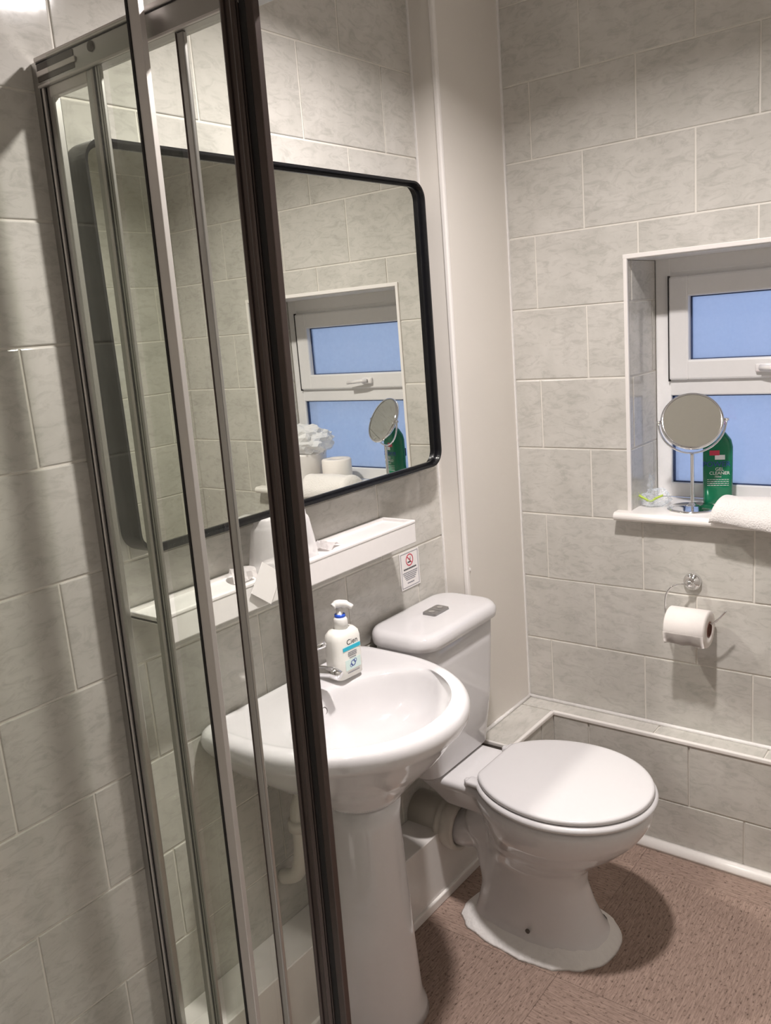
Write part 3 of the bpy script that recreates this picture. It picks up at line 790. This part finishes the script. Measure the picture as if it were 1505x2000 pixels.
crumple('paper_sachet', .055, .045, .018, (-.862, -.052, 1.0635), .3, M_pap, 1, 'folded white paper sachet lying on the shelf between the cups and the bottle end', 'sachet', 'sachets on the shelf')
crumple('paper_sachet', .06, .05, .030, (-1.118, -.050, 1.0635), 1.0, M_pap, 5, 'crumpled white sachet on the shelf at the shower side of the cups', 'sachet', 'sachets on the shelf')
bm = bmesh.new(); box(bm, -.029, .029, -.0008, .0008, -.034, .034)
o = obj('paper_card', bm, M_pap, None, False, (-1.112, -.1095, 1.060)); o.rotation_euler = (-.10, math.radians(38), math.radians(-4))
tag(o, 'small white paper card leaning over the shelf front edge below the cups', 'card')

# ------------------------------------------------------------------ notice
nt_ = thing('no_smoking_notice', 'laminated white notice with red prohibition sign on the tiles above the cistern', 'notice', (-.489, -.001, .904))
obj('sheet', B(-.043, .043, -.0014, 0, -.051, .051), M_pap, nt_)
bm = bmesh.new()
for (a, b, c, d) in ((-.0385, -.037, -.047, .047), (.037, .0385, -.047, .047)): box(bm, a, b, -.0018, -.0014, c, d)
box(bm, -.0385, .0385, -.0018, -.0014, .0455, .047); box(bm, -.0385, .0385, -.0018, -.0014, -.047, -.0455)
obj('border_line', bm, M_inkg, nt_)
bm = bmesh.new(); n = 32; cz = .026
A = [[bm.verts.new((r * math.cos(2 * PI * i / n), y, cz + r * math.sin(2 * PI * i / n))) for i in range(n)] for r, y in ((.0165, -.0014), (.0165, -.0019), (.0138, -.0019), (.0138, -.0014))]
for k in range(3):
    for i in range(n): bm.faces.new((A[k][i], A[k][(i + 1) % n], A[k + 1][(i + 1) % n], A[k + 1][i]))
bmesh.ops.recalc_face_normals(bm, faces=bm.faces)
rg = obj('prohibition_ring', bm, M_inkr, nt_)
sl = obj('prohibition_slash', B(-.014, .014, -.0021, -.0016, -.0012, .0012), M_inkr, nt_); sl.location = (0, 0, cz); sl.rotation_euler = (0, math.radians(45), 0)
bm = bmesh.new(); box(bm, -.009, .006, -.0019, -.0014, -.0075, -.004); box(bm, .0035, .005, -.0019, -.0014, -.001, .008); box(bm, -.003, .001, -.0019, -.0014, 0, .004)
o = obj('cigarette_sign', bm, M_ink, nt_); o.location = (0, 0, cz)
for (z_, wd_, h_) in ((.003, .056, .0020), (-.0065, .066, .0013), (-.0115, .062, .0013), (-.0165, .054, .0013), (-.0215, .048, .0013), (-.0265, .040, .0013), (-.036, .030, .0016)):
    bm = bmesh.new(); x = -wd_ / 2
    while x < wd_ / 2:
        l = random.uniform(.0025, .007); box(bm, x, min(x + l, wd_ / 2), -.0018, -.0014, z_ - h_, z_ + h_); x += l + .0012
    obj('text_line', bm, M_ink if h_ > .0018 else M_inkg, nt_)

# ------------------------------------------------------------------ toilet roll holder and roll
hd = thing('toilet_roll_holder', 'chrome wire toilet roll holder with round rose on the tiles below the window', 'roll holder', (-.0002, -.594, .800))
rs = obj('rose', lathe(bmesh.new(), [(.024, 0), (.024, .010), (.020, .014), (.012, .016), (.010, .030), (.006, .034)], n=32), M_chrome, hd, True)
rs.matrix_local = frame4((0, 1, 0), (0, 0, 1), (-1, 0, 0), (0, 0, 0)) if False else frame4((0, -1, 0), (0, 0, 1), (-1, 0, 0), (0, 0, 0))
bm = bmesh.new()
AR = smooth_path([(-.030, .002, 0), (-.052, .022, .002), (-.062, .040, -.006), (-.066, .052, -.030), (-.066, .053, -.070), (-.066, .048, -.088), (-.066, .036, -.094), (-.066, -.02, -.094), (-.066, -.065, -.092), (-.066, -.080, -.083), (-.066, -.107, -.050)], 6)
tube(bm, AR, .0026, 10)
obj('wire_arm', bm, M_chrome, hd, True)
rl = thing('toilet_roll', 'white toilet roll hanging on the chrome wire holder', 'toilet roll', (-.066, -.604, .692))
bm = bmesh.new()
def ringcyl(bm, ro, ri, y0, y1, n=40, nx=0):
    A = [[bm.verts.new((r * math.cos(2 * PI * i / n), y, r * math.sin(2 * PI * i / n))) for i in range(n)] for r, y in ((ri, y0), (ro - .004, y0), (ro, y0 + .004), (ro, y1 - .004), (ro - .004, y1), (ri, y1))]
    for k in range(6):
        for i in range(n): bm.faces.new((A[k][i], A[k][(i + 1) % n], A[(k + 1) % 6][(i + 1) % n], A[(k + 1) % 6][i]))
    bmesh.ops.recalc_face_normals(bm, faces=bm.faces); return bm
ringcyl(bm, .0505, .0225, -.054, .054)
obj('paper_roll', bm, M_paper, rl, True)
bm = bmesh.new(); ringcyl(bm, .0224, .0205, -.0545, .0545); obj('card_tube', bm, M_card, rl)
bm = bmesh.new(); g = []   # loose end of the sheet
for i in range(9):
    a = PI * (1.02 + .235 * i / 8) ; row = []
    for j in range(13):
        y = -.053 + .106 * j / 12; r = .0515 + .004 * (i / 8) ** 2 + .0022 * (i / 8) * math.sin(j * 1.1)
        row.append(bm.verts.new((r * math.cos(a), y, r * math.sin(a))))
    g.append(row)
for i in range(8):
    for j in range(12): bm.faces.new((g[i][j], g[i + 1][j], g[i + 1][j + 1], g[i][j + 1]))
bmesh.ops.solidify(bm, geom=list(bm.faces), thickness=.0006)
obj('loose_sheet', bm, M_paper, rl, True)

# ------------------------------------------------------------------ things on the sill
ZS = .985
vm = thing('magnifying_mirror', 'round chrome magnifying mirror on a slim stand on the window sill', 'mirror', (.070, -.570, ZS))
obj('base', lathe(bmesh.new(), [(.066, 0), (.067, .003), (.061, .006), (.02, .009), (.010, .013), (.008, .018)], n=48), M_chrome, vm, True)
obj('stem', lathe(bmesh.new(), [(.0055, .014), (.0048, .02), (.0048, .150), (.006, .156)], n=16), M_chrome, vm, True)
MCz = .243
dn = Vector((-.80, -.33, .46)).normalized()     # facing of the disc
hx = Vector((0, 0, 1)).cross(dn).normalized(); vz = dn.cross(hx).normalized()
bm = bmesh.new()
tube(bm, [Vector((0, 0, MCz)) + hx * .087 * math.cos(a) + Vector((0, 0, -1)) * .087 * math.sin(a) for a in [PI * k / 20 for k in range(21)]], .0028, 8)
obj('yoke', bm, M_chrome, vm, True)
dm = frame4(hx, vz, dn, (0, 0, MCz))
o = obj('disc_rim', lathe(bmesh.new(), [(.073, -.006), (.079, -.007), (.082, 0), (.079, .007), (.0745, .006)], n=48, cap0=True, cap1=False), M_chrome, vm, True); o.matrix_local = dm
o = obj('mirror_face', lathe(bmesh.new(), [(.0747, .0035), (.0747, .0052)], n=48), M_mirror, vm, False); o.matrix_local = dm
for s in (-1, 1):
    p = Vector((0, 0, MCz)) + hx * s * .081; obj('pivot', tube(bmesh.new(), [p, p + hx * s * .012], [.005, .004], 8), M_chrome, vm, True)

gb = thing('cleaner_bottle', 'green toilet cleaner bottle with red cap behind the magnifying mirror', 'bottle', (.169, -.608, ZS), math.radians(-72))
bm = bmesh.new()
ring_loft(bm, [rr3(.070, .046, .012, 0), rr3(.076, .050, .014, .004), rr3(.078, .050, .014, .09), rr3(.078, .050, .014, .160), rr3(.070, .046, .014, .178), rr3(.044, .038, .014, .196), rr3(.030, .030, .0145, .204)])
bmesh.ops.recalc_face_normals(bm, faces=bm.faces)
gbo = obj('body', bm, M_green, gb, True)
bm = bmesh.new(); lathe(bm, [(.018, .203), (.018, .216), (.016, .219)], n=24); obj('neck', bm, M_white, gb, True)
bm = bmesh.new(); lathe(bm, [(.016, .218), (.020, .221), (.019, .235), (.010, .252), (.006, .262), (.004, .264)], n=24); obj('cap', bm, M_red, gb, True)
G = lambda x, z, y=-.0254: frame4((1, 0, 0), (0, 0, 1), (0, -1, 0), (x, y, z))
bm = bmesh.new(); box(bm, -.022, .004, -.0256, -.0251, .138, .152, .0002); obj('red_lozenge', bm, M_inkr, gbo)
bm = bmesh.new(); box(bm, -.008, .018, -.0255, -.0250, .126, .139, .0002); obj('white_lozenge', bm, M_inkw, gbo)
text('label_text', 'POWER', .021, G(-.004, .113), M_inkb, gbo)
text('label_text', 'GEL', .013, G(.004, .099), M_inkw, gbo)
text('label_text', 'CLEANER', .0125, G(.004, .088), M_inkw, gbo)
text('label_text', '750ml', .007, G(.0, .078), M_inkw, gbo)
for k in range(4):
    bm = bmesh.new(); x = -.028
    while x < .026: l = random.uniform(.004, .009); box(bm, x, min(x + l, .028), -.0256, -.0251, .0695 - k * .0055, .0707 - k * .0055); x += l + .0015
    obj('small_print', bm, M_inkw, gbo)
# print on the other side, seen in the wall mirror
G2 = lambda x, z, y=.0254: frame4((-1, 0, 0), (0, 0, 1), (0, 1, 0), (x, y, z))
bm = bmesh.new(); box(bm, -.010, .016, .0251, .0256, .136, .150, .0002); obj('red_lozenge', bm, M_inkr, gbo)
obj('rear_band', B(-.034, .034, .0250, .0254, .10, .128), M_inkb, gbo)
text('label_text', 'GEL CLEANER', .010, G2(0, .090), M_inkw, gbo)

# folded towel over the sill edge
def towel(name, y0, y1, xc, width, zc, th, droop, seed, m, label):
    bm = bmesh.new(); rings = []; nn = 40; n_ = 26
    for i in range(nn + 1):
        t = i / nn; y = y0 + (y1 - y0) * t
        e = min(1, math.sqrt(max(0.0, 1 - (1 - min(t, .12) / .12) ** 2)) * .98 + .02) * min(1, math.sqrt(max(0.0, 1 - (1 - min(1 - t, .12) / .12) ** 2)) * .98 + .02)
        rg_ = []
        for k in range(n_):
            a = 2 * PI * k / n_; c, s = math.cos(a), math.sin(a)
            x = xc + width / 2 * math.copysign(abs(c) ** .75, c) * (.78 + .22 * e)
            th_ = th * e * (1 + .10 * noise.noise(Vector((t * 4, c * 2, seed))))
            z = zc + th_ / 2 + th_ / 2 * math.copysign(abs(s) ** .8, s)
            d = max(0, (-.035 - x)); z -= droop * d * (.3 + .7 * t) + .003 * noise.noise(Vector((y * 30, a * 2, seed)))
            z = z if x < -.036 else max(z, zc)
            rg_.append((x, y, z))
        rings.append(rg_)
    ring_loft(bm, rings); bmesh.ops.recalc_face_normals(bm, faces=bm.faces)
    o = obj(name, bm, m, None, True)
    sb = o.modifiers.new('s', 'SUBSURF'); sb.levels = 1; sb.render_levels = 1
    return tag(o, label, 'towel')
towel('folded_towel', -.652, -.890, -.017, .118, ZS + .0005, .058, 1.1, 3, M_towel, 'thick folded white towel lying on the sill and hanging over its edge')

# cellophane bag with lime tie
cb = thing('cellophane_bag', 'crumpled clear cellophane bag with lime green tie in the left corner of the sill', 'bag', (.085, -.462, ZS)); cb.scale = (.85, .85, 1)
bm = bmesh.new(); bmesh.ops.create_icosphere(bm, subdivisions=4, radius=1)
for v in bm.verts:
    p = v.co.copy(); k = 1 + .35 * noise.noise(p * 2.2 + Vector((3, 1, 0))) + .16 * noise.noise(p * 6)
    v.co = Vector((p.x * .050 * k, p.y * .044 * k, max(0.0005, .022 + p.z * .026 * k)))
obj('wrapper', bm, M_cell, cb)
bm = bmesh.new(); g = []
for i in range(8):
    row = []
    for j in range(5):
        a = PI * (.15 + .7 * i / 7); r = .012 + .05 * j / 4
        row.append(bm.verts.new((-.01 + r * math.cos(a) * .7, .012, .03 + r * math.sin(a) + .006 * math.sin(i * 2.3 + j))))
    g.append(row)
for v in [x for r in g for x in r]: v.co.y += .012 * noise.noise(v.co * 60)
for i in range(7):
    for j in range(4): bm.faces.new((g[i][j], g[i + 1][j], g[i + 1][j + 1], g[i][j + 1]))
bmesh.ops.solidify(bm, geom=list(bm.faces), thickness=.0004)
obj('wrapper_frill', bm, M_cell, cb)
bm = bmesh.new(); 
pts = smooth_path([(-.045, .040, .035), (-.045, .020, .026), (-.045, .0, .020), (-.04, -.015, .028), (-.03, -.035, .036)], 5)
for a, b in zip(pts, pts[1:]): pass
tube(bm, pts, .0035, 6)
for k in range(6): tube(bm, [(-.045, .036, .032), (-.045, .036 + .013 * math.cos(k * 1.05), .032 + .013 * math.sin(k * 1.05))], .0006, 4)
obj('lime_tie', bm, M_lime, cb, True)

# small bin with a bag, spare toilet roll (seen in the mirror)
bn = thing('canister', 'white canister topped with a crumpled white plastic bag, on the sill, seen in the mirror', 'canister', (.095, -.992, ZS))
obj('body', lathe(bmesh.new(), [(.083, 0), (.088, .004), (.090, .110), (.093, .118)], n=48), M_white, bn, True)
bm = bmesh.new(); bmesh.ops.create_icosphere(bm, subdivisions=4, radius=1)
for v in bm.verts:
    p = v.co.copy(); k = 1 + .22 * noise.noise(p * 2.5 + Vector((7, 2, 0))) + .16 * noise.noise(p * 7) + .06 * noise.noise(p * 16)
    v.co = Vector((p.x * .092 * k, p.y * .130 * k, .160 + p.z * .062 * k))
    if v.co.y < -.104: v.co.y = -.104
    if v.co.x > .098: v.co.x = .098
obj('plastic_bag', bm, M_bag, bn)
sr = thing('spare_toilet_roll', 'spare white toilet roll standing on the sill beside the canister, seen in the mirror', 'toilet roll', (.098, -.828, ZS))
bm = bmesh.new(); n = 40
A = [[bm.verts.new((r * math.cos(2 * PI * i / n), r * math.sin(2 * PI * i / n), z)) for i in range(n)] for r, z in ((.021, 0), (.052, 0), (.055, .004), (.055, .093), (.051, .097), (.021, .097))]
for k in range(6):
    for i in range(n): bm.faces.new((A[k][i], A[k][(i + 1) % n], A[(k + 1) % 6][(i + 1) % n], A[(k + 1) % 6][i]))
bmesh.ops.recalc_face_normals(bm, faces=bm.faces); obj('paper_roll', bm, M_paper, sr, True)
bm = bmesh.new(); lathe(bm, [(.0215, .001), (.0215, .094)], n=24, cap0=False, cap1=False); obj('card_tube', bm, M_card, sr)

# rounded white unit of unidentified use low on the window wall, seen in the mirror
ws = bmesh.new(); rings = []
for (d, sc_) in ((0, 1), (.03, 1), (.06, .94), (.075, .80), (.08, .55)):
    rings.append([(-d, x * sc_, z * sc_) for x, z in rrect(.115, .085, .034, 8)])
ring_loft(ws, rings); bmesh.ops.recalc_face_normals(ws, faces=ws.faces)
tag(obj('white_wall_unit', ws, M_cer, None, True, (0, -1.19, .828)), 'white rounded plastic unit fixed low on the window wall, seen in the mirror', 'wall_unit')
